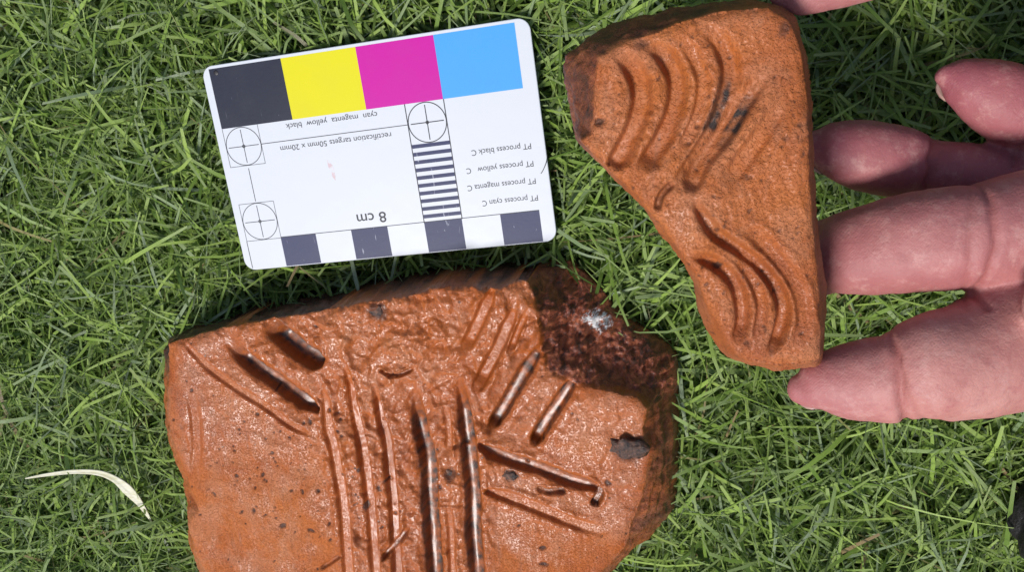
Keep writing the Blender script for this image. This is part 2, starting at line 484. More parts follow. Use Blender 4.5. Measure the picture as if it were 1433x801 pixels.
def shoulder(P, z, at, pts, ztop, w_px, dep):
    # clay dragged down on both sides of a deep stroke
    line = smooth_line(pxl(pts, ztop), 5); wmm = w_px * depth(*pts[len(pts) // 2], ztop) / F_PX
    d, arc, side, L, _ = seg_dist(P, line)
    d = d * (1 + 0.5 * vnoise(P[:, 0] * 0.25, P[:, 1] * 0.25, int(pts[0][0]) + 1))
    f = sstep(0, 0.12 * L, arc) * sstep(0, 0.12 * L, L - arc)
    k = np.exp(-(d / wmm) ** 2 * 1.4) * f
    z -= dep * k; at['base'] = at['base'] - dep * k
    z += 0.35 * f * np.exp(-((d - 1.5 * wmm) / (0.4 * wmm)) ** 2) * np.clip(0.5 + 2.0 * fbm(P[:, 0] * 0.3, P[:, 1] * 0.3, 44, 3), 0, 1.5)
    at['ochre'] = np.maximum(at['ochre'], np.clip(1.3 * np.exp(-(d / (1.15 * wmm)) ** 2), 0, 1) * f)

def blob(P, u, v, zt, r_px, rx=1.0, ang=0.0):
    c = px(u, v, zt)[:2]; r = r_px * depth(u, v, zt) / F_PX
    q = P - c; ca, sa = math.cos(ang), math.sin(ang)
    a = (q[:, 0] * ca + q[:, 1] * sa) / rx; b = -q[:, 0] * sa + q[:, 1] * ca
    dd = np.hypot(a, b) / r
    return dd + 0.35 * fbm(P[:, 0] * 0.8 / max(r, .5) * 2, P[:, 1] * 0.8 / max(r, .5) * 2, int(u), 3)

# ---- the large sherd lying in the grass
ZT = 30.0
B_outer = [(228,475),(270,460),(351,436),(420,424),(480,413),(537,396),(600,387),(640,380),(724,376),(796,369),(817,388),(844,413),(856,432),(880,452),(910,470),(936,488),(948,504),(951,546),(950,600),(950,649),(945,721),(925,745),(875,782),(858,806),(800,860),(690,885),(500,892),(340,885),(300,850),(278,801),(269,784),(257,743),(258,726),(271,714),(268,708),(254,671),(233,616),(228,580),(229,520)]
B_inner = [(233,482),(294,464),(339,454),(366,446),(414,437),(465,432),(503,424),(570,416),(612,403),(691,405),(737,393),(746,420),(755,459),(757,489),(766,522),(808,540),(850,546),(890,556),(908,572),(899,600),(904,622),(912,636),(899,696),(881,743),(872,770),(850,797),(790,850),(690,875),(500,882),(345,875),(306,848),(283,799),(274,782),(262,745),(263,729),(277,716),(274,706),(259,670),(238,615),(233,580),(234,522)]
bo = pxl(B_outer, 16.0); bi = pxl(B_inner, ZT)

def shape_big(P, w, din, do):
    x, y = P[:, 0], P[:, 1]
    at = {k: np.zeros(len(P)) for k in ('stain', 'wet', 'fracture', 'chalk', 'pit', 'ochre')}
    # pixel position of each point, to set zones of the traced face
    at.update(base=ZT + 1.1 * fbm(x * 0.035, y * 0.035, 1, 2), calm=np.zeros(len(P)), groove_wet=1.0)
    q = np.column_stack([x, y, np.full(len(x), ZT - HC)]) @ RW
    u = CX + F_PX * q[:, 0] / q[:, 2]; v = CY + F_PX * q[:, 1] / q[:, 2]
    dry = np.clip(sstep(500, 400, u) * sstep(560, 690, v) + sstep(700, 790, v + 60 * vnoise(x * .08, y * .08, 3)) * (1 - 0.75 * (sstep(470, 490, u) - sstep(670, 700, u))) + sstep(262, 235, u), 0, 1)
    wet = np.clip(0.9 - 0.85 * dry + 0.7 * fbm(x * 0.12, y * 0.12, 8, 4), 0, 1)
    at['wet'] = wet
    z = ZT + 1.1 * fbm(x * 0.035, y * 0.035, 1, 2) + 0.30 * fbm(x * 0.22, y * 0.22, 2, 3)
    # lumpy smeared clay on the wet part, drag lines on the dry part
    wx = x + 2.2 * fbm(x * 0.12, y * 0.12, 6, 3); wy = y + 2.2 * fbm(x * 0.12, y * 0.12, 7, 3)
    ter = sum(a * sstep(-s_, s_, vnoise(wx * f_, wy * f_ * 0.8, sd_) + o_) for f_, s_, a, sd_, o_ in ((0.07, .06, .55, 20, 0), (0.13, .06, .60, 21, .05), (0.24, .08, .45, 22, -.05)))
    comb = np.clip(sstep(425, 470, u) * sstep(705, 670, u) + sstep(560, 480, v) * sstep(330, 420, u) * 0.8 + 0.25 + 0.8 * fbm(x * 0.07, y * 0.07, 27, 2), 0.1, 1)
    fine = 0.34 * ridged(wx * 0.26, wy * 0.17, 26, 3) + 0.36 * fbm(x * 0.5, y * 0.4, 24, 3, 0.5)
    at['ochre'] = np.clip((comb - 0.25) * 1.1 * np.clip(0.75 + 1.4 * fbm(wx * 0.16, wy * 0.12, 33, 3), 0, 1), 0, 0.9) * (1 - dry)
    z += (comb * (ter - 0.6 + fine) + 0.05 * fbm(x * 0.9, y * 0.9, 28, 3)) * (1 - 0.85 * dry)
    z += 0.16 * fbm(x * 0.9, y * 0.06, 30, 3) * dry + 0.05 * fbm(x * 1.5, y * 1.5, 31, 3)
    top = z.copy()
    # torn lump between the two comb bands
    zone = np.exp(-(((u - 570) / 75) ** 2 + ((v - 470) / 42) ** 2))
    z += zone * (0.9 * fbm(x * 0.35, y * 0.35, 40, 4, 0.6) + 0.4)
    G = lambda pts, wp, dep, **k: groove(P, z, at, pts, ZT, wp, dep, **k)
    for ln_, wd_, dp_ in (([(580,525),(584,597),(597,649),(599,704),(606,801),(611,880)], 19, 1.1), ([(641,508),(649,590),(655,640),(660,690),(661,745),(666,801),(669,880)], 16, 0.9),
                          ([(765,478),(730,531),(700,582),(678,614)], 19, 0.9), ([(812,522),(784,564),(763,597),(738,638)], 19, 0.9), ([(300,466),(345,504),(390,537),(432,567),(452,577)], 20, 0.9), ([(366,445),(402,475),(432,497),(462,512)], 26, 1.2),
                          ([(660,619),(704,641),(751,657),(798,675),(845,688)], 15, 0.5)):
        shoulder(P, z, at, ln_, ZT, wd_, dp_)
    G([(250,472),(288,513),(330,543),(372,570),(412,598),(445,612)], 7, 0.75, lip=0.25)
    G([(308,470),(345,504),(390,537),(432,567),(449,575)], 13, 2.6, lip=0.35, stain=0.95, ends=(0.3, 0.03), shear=0.15)
    G([(366,445),(402,475),(432,497),(455,508)], 17, 3.2, lip=0.5, stain=1.1, ends=(0.4, 0.05), shear=0.2)
    G([(452,525),(460,600),(469,635),(482,718),(487,800),(490,880)], 9.5, 1.1, lip=0.55)
    G([(478,500),(487,522),(498,588),(509,635),(519,718),(525,801),(527,880)], 9, 1.4, lip=0.6, stain=0.1)
    G([(520,525),(526,545),(534,594),(541,621),(549,690),(553,751),(556,801),(558,880)], 8.5, 1.6, lip=0.6, stain=0.2)
    G([(580,535),(584,597),(597,649),(599,704),(606,801),(611,880)], 13, 3.0, lip=0.45, stain=1.0, ends=(0.2, 0.1), shear=-0.2)
    G([(641,515),(649,590),(655,640),(660,690),(661,745),(666,801),(669,880)], 12, 2.6, lip=0.45, stain=0.95, ends=(0.2, 0.1), shear=-0.2)
    G([(690,406),(667,456),(647,496)], 10, 1.1, lip=0.3, ends=(0.05, 0.25))
    G([(722,428),(700,480),(679,522),(662,552)], 10, 1.35, lip=0.35, stain=0.15, ends=(0.1, 0.25))
    G([(757,488),(730,531),(700,582),(683,606)], 9.5, 2.6, lip=0.4, stain=0.95, ends=(0.12, 0.14), shear=0.2)
    G([(806,530),(784,564),(763,597),(743,630)], 9.5, 2.6, lip=0.4, stain=0.95, ends=(0.12, 0.14), shear=0.2)
    G([(660,619),(704,641),(751,657),(798,675),(828,682),(843,690)], 11, 1.6, lip=0.5, stain=0.6, ends=(0.05, 0.04))
    G([(840,684),(838,696),(829,710)], 7, 1.9, lip=0.3, stain=0.8, ends=(0.02, 0.1))
    G([(675,686),(718,700),(773,721),(814,737),(860,747)], 10, 1.0, lip=0.5, ends=(0.04, 0.3))
    G([(622,560),(628,610),(626,648)], 6, 0.6, lip=0.5, ends=(0.3, 0.3))
    G([(628,690),(632,760),(638,880)], 6, 0.6, lip=0.5, ends=(0.3, 0.3))
    G([(740,430),(722,470),(712,500)], 5, 0.6, lip=0.4, ends=(0.3, 0.3))
    G([(262,520),(275,600),(272,700)], 9, 0.35, lip=0.2, ends=(0.4, 0.4))
    G([(575,732),(560,755),(545,772),(528,788)], 4.5, 1.8, lip=0.2, stain=0.6, ends=(0.3, 0.2))
    G([(482,774),(465,786),(445,800)], 3.5, 0.8, lip=0.15, stain=0.5, ends=(0.3, 0.2))
    G([(748,684),(765,690),(780,688),(794,690)], 5, 0.8, lip=0.4, stain=0.7)
    G([(530,515),(545,524),(560,524),(580,515)], 3.5, 0.7, lip=0.4, stain=0.5)
    for (uu, vv, r, dz) in ((630, 664, 11, 1.1), (715, 666, 12, 0.9), (880, 630, 24, 1.0), (529, 436, 16, 0.6)):
        d = blob(P, uu, vv, ZT, r)
        z -= dz * np.exp(-(d / 0.9) ** 2); at['stain'] = np.maximum(at['stain'], 0.7 * (1 - sstep(0.6, 1.2, d)))
    # little black pits
    prng = np.random.default_rng(5)
    for k in range(190):
        if k < 115: uu, vv = prng.normal(410, 70), prng.normal(670, 70)
        else: uu, vv = prng.uniform(250, 900), prng.uniform(420, 790)
        r = 0.8 + prng.gamma(1.3, 0.75)
        c = px(uu, vv, ZT)[:2]
        sel = np.where(np.abs(P - c).sum(1) < 4)[0]
        if len(sel) == 0: continue
        d = blob(P[sel], uu, vv, ZT, r, prng.uniform(0.8, 2.2), prng.uniform(0, 3))
        kk = 1 - sstep(0.5, 1.1, d)
        z[sel] -= 0.35 * kk; at['pit'][sel] = np.maximum(at['pit'][sel], 0.85 * kk)
    # rounding of the crest and the broken sides
    tb = sstep(500, 450, v + 0.12 * (u - 300))
    z -= np.clip(fbm(x * 0.3, y * 0.3, 47, 4, 0.6) + 0.25, 0, 1) * 2.2 * tb * np.exp(-np.clip(din, 0, 99) / 2.5) * (w >= 1)
    z -= 0.9 * np.exp(-np.clip(din, 0, 99) / 0.9) * (w >= 1)
    side = w < 1
    brk = sstep(715, 760, u) * sstep(610, 560, v)            # the big chipped corner
    p = 0.55 + 0.35 * brk
    zb = 9.0 + 4.0 * brk
    zs = zb + (ZT - 1.0 - zb) * np.clip(w, 0, 1) ** p
    xs = x; ys = y
    ru = fbm(xs * 0.10, ys * 0.10, 50, 3, 0.45)
    fac = np.floor(ru * 7 + 0.4 * fbm(xs * 0.5, ys * 0.5, 52, 2)) / 7; ru = 0.45 * ru + 0.55 * (fac + 0.1 * vnoise(xs * .4, ys * .4, 53)); rr = ridged((xs + ys) * 0.2, (ys - xs) * 0.36, 60, 4)
    amp = np.clip(4 * w * (1 - w), 0, 1) ** 0.5
    zs += amp * (brk * (5.5 * ru + 1.1 * rr - 0.6) + (1 - brk) * (0.5 * ru + 0.1 * rr)) + ((0.55 + 0.75 * brk) * fbm(xs * 0.38, ys * 0.38, 70, 5, 0.55) + 0.2 * ridged(xs * 0.5, ys * 0.5, 71, 3)) * np.clip(w * 3, 0, 1)
    nw = fbm(x * 0.22, zs * 0.22, 55, 5, 0.6) + fbm(y * 0.22 + 9, zs * 0.22, 56, 5, 0.6)
    at['push'] = np.where(side, (0.8 * nw + 0.2 * ridged(x * 0.3 + y * 0.3, zs * 0.35, 57, 3)) * (1 - 0.9 * brk) * np.clip(-din / 1.2, 0, 1), 0)
    z = np.where(side, zs, z)
    topw = sstep(545, 500, v + (u - 300) * 0.16) 
    at['skirt_fr'] = np.clip(0.55 + 0.5 * brk + 0.6 * topw - 0.9 * sstep(330, 290, u) * sstep(505, 530, v), 0, 1)
    fr = np.where(side, np.clip(0.45 + 0.6 * brk + 0.75 * topw * sstep(960, 760, u) + 0.5 * fbm(x * 0.15, y * 0.15, 80), 0, 1), 0)
    leftwall = sstep(300, 270, u) * sstep(505, 530, v); fr *= 1 - leftwall
    fr *= sstep(0.0, 0.8, -din + 0.6 * fbm(x * 0.5, y * 0.5, 81))
    at['fracture'] = np.clip(fr, 0, 1)
    d = blob(P, 832, 456, 22.0, 19, 1.5, -0.5)
    d2 = d + 2.0 * np.abs(fbm(x * 0.7, y * 0.7, 85, 4, 0.7)) - 0.1
    at['chalk'] = (1 - sstep(0.62, 0.82, d2)) * side
    at['wet'] = np.clip(np.where(side, 0.7, at['wet']), 0, 1)
    wall_dark = 0.8 * topw * sstep(740, 700, u) * np.clip(0.75 + 1.2 * fbm(x * 0.25, y * 0.25, 90, 4), 0, 1) + 0.6 * sstep(860, 900, u) * np.clip(0.25 + 1.6 * fbm(x * 0.12, y * 0.12, 91, 4), 0, 1) * sstep(560, 600, v)  # extra darkening of the top and right break walls
    at['skirt_dark'] = np.clip(0.75 * topw * sstep(760, 720, u) + 0.3 * sstep(840, 880, u), 0, 1)
    at['stain'] = np.where(side, wall_dark * sstep(0, 0.7, -din), np.clip(at['stain'], 0, 1))
    return z, at

big = build_sherd('pottery_sherd', bo, bi, ZT, 9, 4.0, 0.28, shape_big, M_clay,
                  'large wet orange clay sherd with combed grooves lying in the grass', (0.35, 0.6))

# ---- the smaller sherd held in the hand
ZH = 80.0
H_outer = [(787,94),(790,78),(810,61),(837,40),(888,22),(938,10),(999,3),(1060,0),(1088,4),(1107,18),(1120,37),(1127,61),(1132,91),(1137,135),(1139,189),(1142,265),(1145,312),(1152,364),(1159,401),(1158,430),(1154,480),(1153,508),(1142,515),(1093,521),(1060,515),(1019,504),(1000,483),(985,457),(975,431),(971,396),(951,364),(921,322),(887,277),(850,243),(820,213),(804,195),(794,145)]
H_inner = [(814,199),(829,190),(833,150),(835,110),(838,80),(881,57),(922,47),(945,33),(1006,17),(1075,10),(1103,27),(1117,55),(1124,91),(1129,135),(1132,189),(1135,265),(1138,312),(1142,352),(1146,420),(1148,480),(1148,505),(1138,510),(1092,515),(1062,509),(1030,499),(1017,480),(1003,452),(987,425),(978,394),(957,362),(927,320),(892,276),(855,240),(827,212)]
ho = pxl(H_outer, 69.0); hi_ = pxl(H_inner, ZH)

def shape_held(P, w, din, do):
    x, y = P[:, 0], P[:, 1]
    at = {k: np.zeros(len(P)) for k in ('stain', 'wet', 'fracture', 'chalk', 'pit', 'ochre')}
    at.update(base=ZH + 1.6 * fbm(x * 0.045, y * 0.045, 101, 2), calm=np.zeros(len(P)), groove_wet=0.12)
    q = np.column_stack([x, y, np.full(len(x), ZH - HC)]) @ RW
    u = CX + F_PX * q[:, 0] / q[:, 2]; v = CY + F_PX * q[:, 1] / q[:, 2]
    z = ZH + 1.6 * fbm(x * 0.045, y * 0.045, 101, 2) + 0.30 * fbm(x * 0.25, y * 0.25, 102, 3) + 0.16 * fbm(x * 0.9, y * 0.9, 103, 3)
    z += 0.18 * fbm((x + y * 0.3) * 1.1, (y - x * 0.3) * 0.14, 104, 3)
    G = lambda pts, wp, dep, **k: groove(P, z, at, pts, ZH, wp, dep, **k)
    G([(846,62),(874,90),(889,120),(890,150),(878,189),(846,244)], 15, 2.3, lip=0.6, stain=0.05, ends=(0.3, 0.12), shear=-0.5)
    G([(886,52),(924,80),(942,115),(938,155),(918,200),(884,250)], 15, 2.3, lip=0.6, stain=0.12, ends=(0.25, 0.2), shear=-0.5)
    G([(925,42),(962,72),(980,115),(974,160),(952,205),(925,240)], 11, 1.1, lip=0.4, ends=(0.35, 0.3), shear=-0.5)
    G([(955,28),(1000,56),(1017,100),(1010,145),(990,190),(958,240),(930,285)], 15, 2.0, lip=0.5, stain=0.15, ends=(0.3, 0.25), shear=-0.5)
    G([(1018,84),(1012,130),(1000,164),(985,200)], 11, 0.5, lip=0.0, stain=1.3, ends=(0.5, 0.25))
    G([(1095,66),(1053,135),(1019,189),(985,232),(966,280)], 15, 2.0, lip=0.5, stain=0.12, ends=(0.4, 0.1), shear=0.45)
    G([(1070,108),(1044,150),(1026,180),(1006,206)], 9, 0.4, lip=0.0, stain=1.2, ends=(0.6, 0.35))
    G([(1118,110),(1080,175),(1035,240),(1004,285)], 15, 0.9, lip=0.3, ends=(0.4, 0.3), shear=0.4)
    G([(1012,300),(1062,340),(1108,396),(1122,450),(1108,508)], 13, 0.9, lip=0.35, ends=(0.3, 0.3), shear=-0.4)
    G([(947,252),(925,274),(919,300)], 6, 1.2, lip=0.3, stain=0.6, ends=(0.2, 0.2))
    G([(972,262),(975,290),(1000,330),(1037,356),(1075,392),(1093,430),(1088,468),(1070,508)], 11, 2.29, lip=0.5, stain=0.14, ends=(0.15, 0.15), shear=-0.4)
    G([(1004,348),(1042,380),(1062,420),(1062,452),(1052,492)], 9, 0.9, lip=0.25, ends=(0.3, 0.3), shear=-0.4)
    G([(952,352),(1002,376),(1028,404),(1036,450),(1024,492)], 11, 2.03, lip=0.5, stain=0.08, ends=(0.25, 0.2), shear=-0.4)
    for (uu, vv, r, rx, an, dz, st) in ((1004, 376, 6, 1.4, .3, .5, .8), (1098, 40, 11, .8, 0, .25, .55), (1045, 248, 5, 1.5, 0, .3, .6), (1119, 175, 4, 1, 0, .3, .6), (1124, 215, 5, .35, 0.2, .3, .7), (1046, 482, 5, 1, 0, .3, .6), (837, 172, 6, 1.6, .4, 1.0, .9), (899, 62, 7, 1.5, 0.5, .4, .5), (1100, 193, 5, 1, 0, .2, .4), (1015, 200, 8, 2, 0.7, .2, .5), (1080, 495, 8, .5, 0, .2, .35)):
        d = blob(P, uu, vv, ZH, r, rx, an)
        z -= dz * np.exp(-(d / 0.9) ** 2); at['stain'] = np.maximum(at['stain'], st * (1 - sstep(0.5, 1.25, d)))
    prng = np.random.default_rng(8)
    for k in range(130):
        uu, vv = prng.uniform(840, 1150), prng.uniform(30, 510)
        r = prng.uniform(1.0, 3.2); c = px(uu, vv, ZH)[:2]
        sel = np.where(np.abs(P - c).sum(1) < 3)[0]
        if len(sel) == 0: continue
        d = blob(P[sel], uu, vv, ZH, r, prng.uniform(0.8, 2), prng.uniform(0, 3)); kk = 1 - sstep(0.5, 1.1, d)
        z[sel] -= 0.2 * kk; at['pit'][sel] = np.maximum(at['pit'][sel], 0.6 * kk)
    z -= 1.0 * np.exp(-np.clip(din, 0, 99) / 0.9) * (w >= 1)
    side = w < 1
    zb = 66.0
    zs = zb + (ZH - 1.0 - zb) * np.clip(w, 0, 1) ** 0.6 + 0.8 * fbm(x * 0.25, y * 0.25, 110, 4, 0.6) * np.clip(4 * w * (1 - w), 0, 1)
    nw = fbm(x * 0.25, zs * 0.25, 155, 5, 0.6) + fbm(y * 0.25 + 9, zs * 0.25, 156, 5, 0.6)
    at['push'] = np.where(side, 0.45 * nw * np.clip(-din / 1.2, 0, 1), 0)
    z = np.where(side, zs, z)
    # upper-left break: darker brown than the face, plus its shade painted in
    ob = sstep(1090, 1000, u + v * 0.6) * sstep(240, 200, v)
    at['fracture'] = np.where(side, np.clip(0.2 + 0.6 * ob + 0.3 * fbm(x * 0.2, y * 0.2, 111), 0, 1), 0) * sstep(0, 0.8, -din + 0.6 * fbm(x * 0.5, y * 0.5, 112))
    at['wet'] = np.clip(0.30 + 0.5 * fbm(x * 0.1, y * 0.1, 113), 0.05, 0.7) * np.where(side, 0.4, 1) + 0.15 * at['calm']
    at['skirt_fr'] = np.clip(0.25 + 0.65 * ob, 0, 1); at['skirt_dark'] = 0.45 * ob
    at['stain'] = np.where(side, ob * 0.5 * np.clip(0.7 + 1.2 * fbm(x * 0.2, y * 0.2, 115, 4), 0, 1) * sstep(0, 0.7, -din), at['stain'])
    return z, at

held = build_sherd('pottery_sherd', ho, hi_, ZH, 66, 60.0, 0.22, shape_held, M_clay2,
                   'smaller orange clay sherd with curved finger grooves held in a hand', (0.35, 0.3), 0.3)

# ---- dark stones fired into the large sherd
def lump(name, centre, rad, seed, mat, parent=None, amp=0.35, sub=3, **kw):
    import bmesh
    bm = bmesh.new(); bmesh.ops.create_icosphere(bm, subdivisions=sub, radius=1.0)
    V = np.array([v.co[:] for v in bm.verts]); Fc = [[v.index for v in f.verts] for f in bm.faces]; bm.free()
    k = 1 + amp * (fbm(V[:, 0] * 1.3 + seed, V[:, 1] * 1.3 + V[:, 2], seed, 3) + fbm(V[:, 2] * 1.6 + seed, V[:, 0] * 1.4, seed + 3, 3))
    V = V * k[:, None] * np.array(rad) + np.array(centre)
    return link(name, new_mesh(name, V, polys=Fc), mat, parent, **kw)
for (uu, vv, zz, rad, sd_) in ((529, 436, 29.6, (2.3, 1.5, 0.8), 2), (880, 626, 30.3, (4.8, 2.5, 1.9), 7), (629, 662, 29.0, (1.4, 1.2, 0.8), 11), (716, 665, 29.3, (2.3, 1.4, 0.8), 13)):
    lump('stone_inclusion', px(uu, vv, zz), rad, sd_, M_incl, big, 0.6)

# ------------------------------------------------------------------ scale card
CW, CH, CT = 85.6, 53.98, 0.76
cp = np.array([px(u, v, CARD_Z) for u, v in ((283, 94), (742, 23), (778, 337), (343, 379))])
cc = cp.mean(0)
ex = (cp[1] + cp[2] - cp[0] - cp[3])[:2]; ang = math.atan2(ex[1], ex[0])
def card_box(name, x0, y0, x1, y1, mat, zt=0.05, parent=None, rad=0.0, thick=0.06, **kw):
    """box on the card: x right, y down in mm from the card's corner"""
    if rad:
        pts = []
        for (a, b, s) in ((x1 - rad, y0 + rad, 0), (x0 + rad, y0 + rad, 90), (x0 + rad, y1 - rad, 180), (x1 - rad, y1 - rad, 270)):
            pts += [(a + rad * math.cos(R(s + k * 9)), b - rad * math.sin(R(s + k * 9))) for k in range(11)]
    else:
        pts = [(x1, y0), (x0, y0), (x0, y1), (x1, y1)]
    k = len(pts)
    P3 = [(a - CW / 2, CH / 2 - b, zt) for a, b in pts] + [(a - CW / 2, CH / 2 - b, zt - thick) for a, b in pts]
    polys = [list(range(k)), list(range(2 * k - 1, k - 1, -1))] + [[i + k, (i + 1) % k + k, (i + 1) % k, i] for i in range(k)]
    return link(name, new_mesh(name, P3, polys=polys, smooth=False), mat, parent, **kw)
card = link('scale_card', None, label='white plastic colour scale card with printed targets lying on the grass', cat='scale card')
card.location = (cc[0] * 0.001, cc[1] * 0.001, CARD_Z * 0.001)
card.rotation_euler = (0, 0, ang)
base = card_box('card_body', 0, 0, CW, CH, M_card, 0.0, card, rad=3.0, thick=CT)
bv_ = base.modifiers.new('b', 'BEVEL'); bv_.width = 0.0002; bv_.segments = 2; bv_.limit_method = 'ANGLE'
for nm, a, mt in (('black_patch', 2, M_black), ('yellow_patch', 22, M_yellow), ('magenta_patch', 42, M_magenta), ('cyan_patch', 62, M_cyan)):
    card_box(nm, a, 0.8, a + 20, 16, mt, 0.022, card, thick=0.02)
for a in (12, 32, 52, 72):
    card_box('black_square', a, 45.9, a + 10, 53.75, M_check, 0.022, card, thick=0.02)
for k in range(10):
    card_box('scale_bar', 52.1, 26.1 + 1.98 * k, 62, 27.05 + 1.98 * k, M_check, 0.022, card, thick=0.02)
LW = 0.09
def hline(x0, x1, y, w=LW): card_box('printed_line', x0, y - w, x1, y + w, M_line, 0.026, card, thick=0.02)
def vline(x, y0, y1, w=LW): card_box('printed_line', x - w, y0, x + w, y1, M_line, 0.026, card, thick=0.02)
hline(12.1, 82, 45.8); vline(2.05, 46, 53.4); vline(52.05, 16, 46, .12); vline(62.1, 16, 46, .12); hline(12, 52, 21.05); vline(7.1, 26.8, 35.6)
def target(x, y, box, w=LW):
    # ring
    k = 48; P3 = []; polys = []
    for rr in (4.9 + w, 4.9 - w):
        for zz in (0.03, 0.008):
            P3 += [(x - CW / 2 + rr * math.cos(2 * math.pi * i / k), CH / 2 - y + rr * math.sin(2 * math.pi * i / k), zz) for i in range(k)]
    for i in range(k):
        j = (i + 1) % k
        polys += [(i, j, 2 * k + j, 2 * k + i), (k + i, k + j, j, i), (2 * k + i, 2 * k + j, 3 * k + j, 3 * k + i)]
    link('target_ring', new_mesh('target_ring', P3, polys=polys, smooth=False), M_line, card)
    k = 24; P3 = []; polys = []
    for rr in (0.45, 0.25):
        for zz in (0.034, 0.008):
            P3 += [(x - CW / 2 + rr * math.cos(2 * math.pi * i / k), CH / 2 - y + rr * math.sin(2 * math.pi * i / k), zz) for i in range(k)]
    for i in range(k):
        j = (i + 1) % k
        polys += [(i, j, 2 * k + j, 2 * k + i), (k + i, k + j, j, i), (2 * k + i, 2 * k + j, 3 * k + j, 3 * k + i)]
    link('target_dot', new_mesh('target_dot', P3, polys=polys, smooth=False), M_line, card)
    hline(x - 4.3, x + 4.3, y, w); vline(x, y - 4.3, y + 4.3, w)
    if box:
        hline(x - 5, x + 5, y + 5, .06); vline(x - 5, y - 5, y + 5, .06); vline(x + 5, y - 5, y + 5, .06)
        if box > 1: hline(x - 5, x + 5, y - 5, .06)
target(7.1, 21.05, 1); target(7.1, 41, 2); target(57.1, 21.05, 0, 0.12)
def text(body, xr, y, width, size, extra=0.0):
    """lettering upside-down on the card as it lies: starts at xr and runs towards smaller x; y = baseline side"""
    cu = bpy.data.curves.new('lettering', 'FONT'); cu.body = body; cu.size = size; cu.offset = extra
    cu.extrude = 0.0
    ob = bpy.data.objects.new('lettering', cu); C.objects.link(ob)
    dg = bpy.context.evaluated_depsgraph_get(); dg.update()
    me = bpy.data.meshes.new_from_object(ob.evaluated_get(dg))
    bpy.data.objects.remove(ob)
    co = np.empty(len(me.vertices) * 3); me.vertices.foreach_get('co', co); co = co.reshape(-1, 3)
    s = width / (co[:, 0].max() - co[:, 0].min())
    co[:, 0] = (co[:, 0] - co[:, 0].min()) * s
    co2 = np.column_stack([xr - co[:, 0] - CW / 2, CH / 2 - y - co[:, 1], np.full(len(co), 0.03)]) * 0.001
    me.vertices.foreach_set('co', co2.ravel()); me.update()
    me.materials.clear()
    link('lettering', me, M_line, card)
text('cyan  magenta  yellow  black', 44.6, 16.9, 24.8, 2.0)
text('rectification targets 50mm x 20mm', 47.3, 22.3, 30.2, 2.0)
text('8 cm', 42.2, 42.0, 8.0, 3.9, 0.03)
for s_, y_, x0_ in (('PT process black C', 29.2, 67.1), ('PT process yellow   C', 33.5, 65.1), ('PT process magenta C', 37.8, 64.7), ('PT process cyan C', 42.0, 67.9)):
    text(s_, 82.1, y_, 82.1 - x0_, 2.0)
# pinkish rub mark, pin hole
k = 40; pts = []
for i in range(k):
    a = 2 * math.pi * i / k
    rr = 1 + 0.3 * math.sin(3 * a + 1) + 0.2 * math.sin(7 * a)
    pts.append((0.55 * rr * math.cos(a) - 0.5 * math.sin(a), 2.6 * math.sin(a) * (0.85 + 0.15 * rr)))
P3 = [(29.9 - CW / 2 + a, CH / 2 - 29.8 + b, 0.012) for a, b in pts]
link('smudge', new_mesh('smudge', P3, polys=[list(range(k))], smooth=False), M_smudge, card)
lump('pin_hole', (3.9 - CW / 2, CH / 2 - 1.9, 0.0), (0.75, 0.7, 0.12), 5, M_fibre, card, 0.25, 2)

def tube(name, pts, rad, mat, k=8, **kw):
    pts = np.asarray(pts, float); V = []; Q = []
    for i, p in enumerate(pts):
        tdir = pts[min(i + 1, len(pts) - 1)] - pts[max(i - 1, 0)]; tdir /= np.linalg.norm(tdir)
        a = np.cross(tdir, [0, 0, 1.0]); a /= np.linalg.norm(a); b = np.cross(a, tdir)
        for j in range(k):
            th = 2 * math.pi * j / k
            V.append(p + rad[i] * (a * math.cos(th) + b * math.sin(th)))
    for i in range(len(pts) - 1):
        for j in range(k):
            Q.append((i * k + j, i * k + (j + 1) % k, (i + 1) * k + (j + 1) % k, (i + 1) * k + j))
    Q += [tuple(range(k - 1, -1, -1)), tuple(range((len(pts) - 1) * k, len(pts) * k))]
    return link(name, new_mesh(name, V, polys=Q), mat, **kw)
hp = smooth_line(np.array([px(766, 218, CARD_Z + 0.4), px(764, 228, CARD_Z + 0.5), px(760, 238, CARD_Z + 0.25), px(757, 243, CARD_Z + 0.15)]), 5)
tube('hair', hp, np.full(len(hp), 0.08), M_fibre, 6, label='short dark hair lying on the edge of the white scale card', cat='hair')

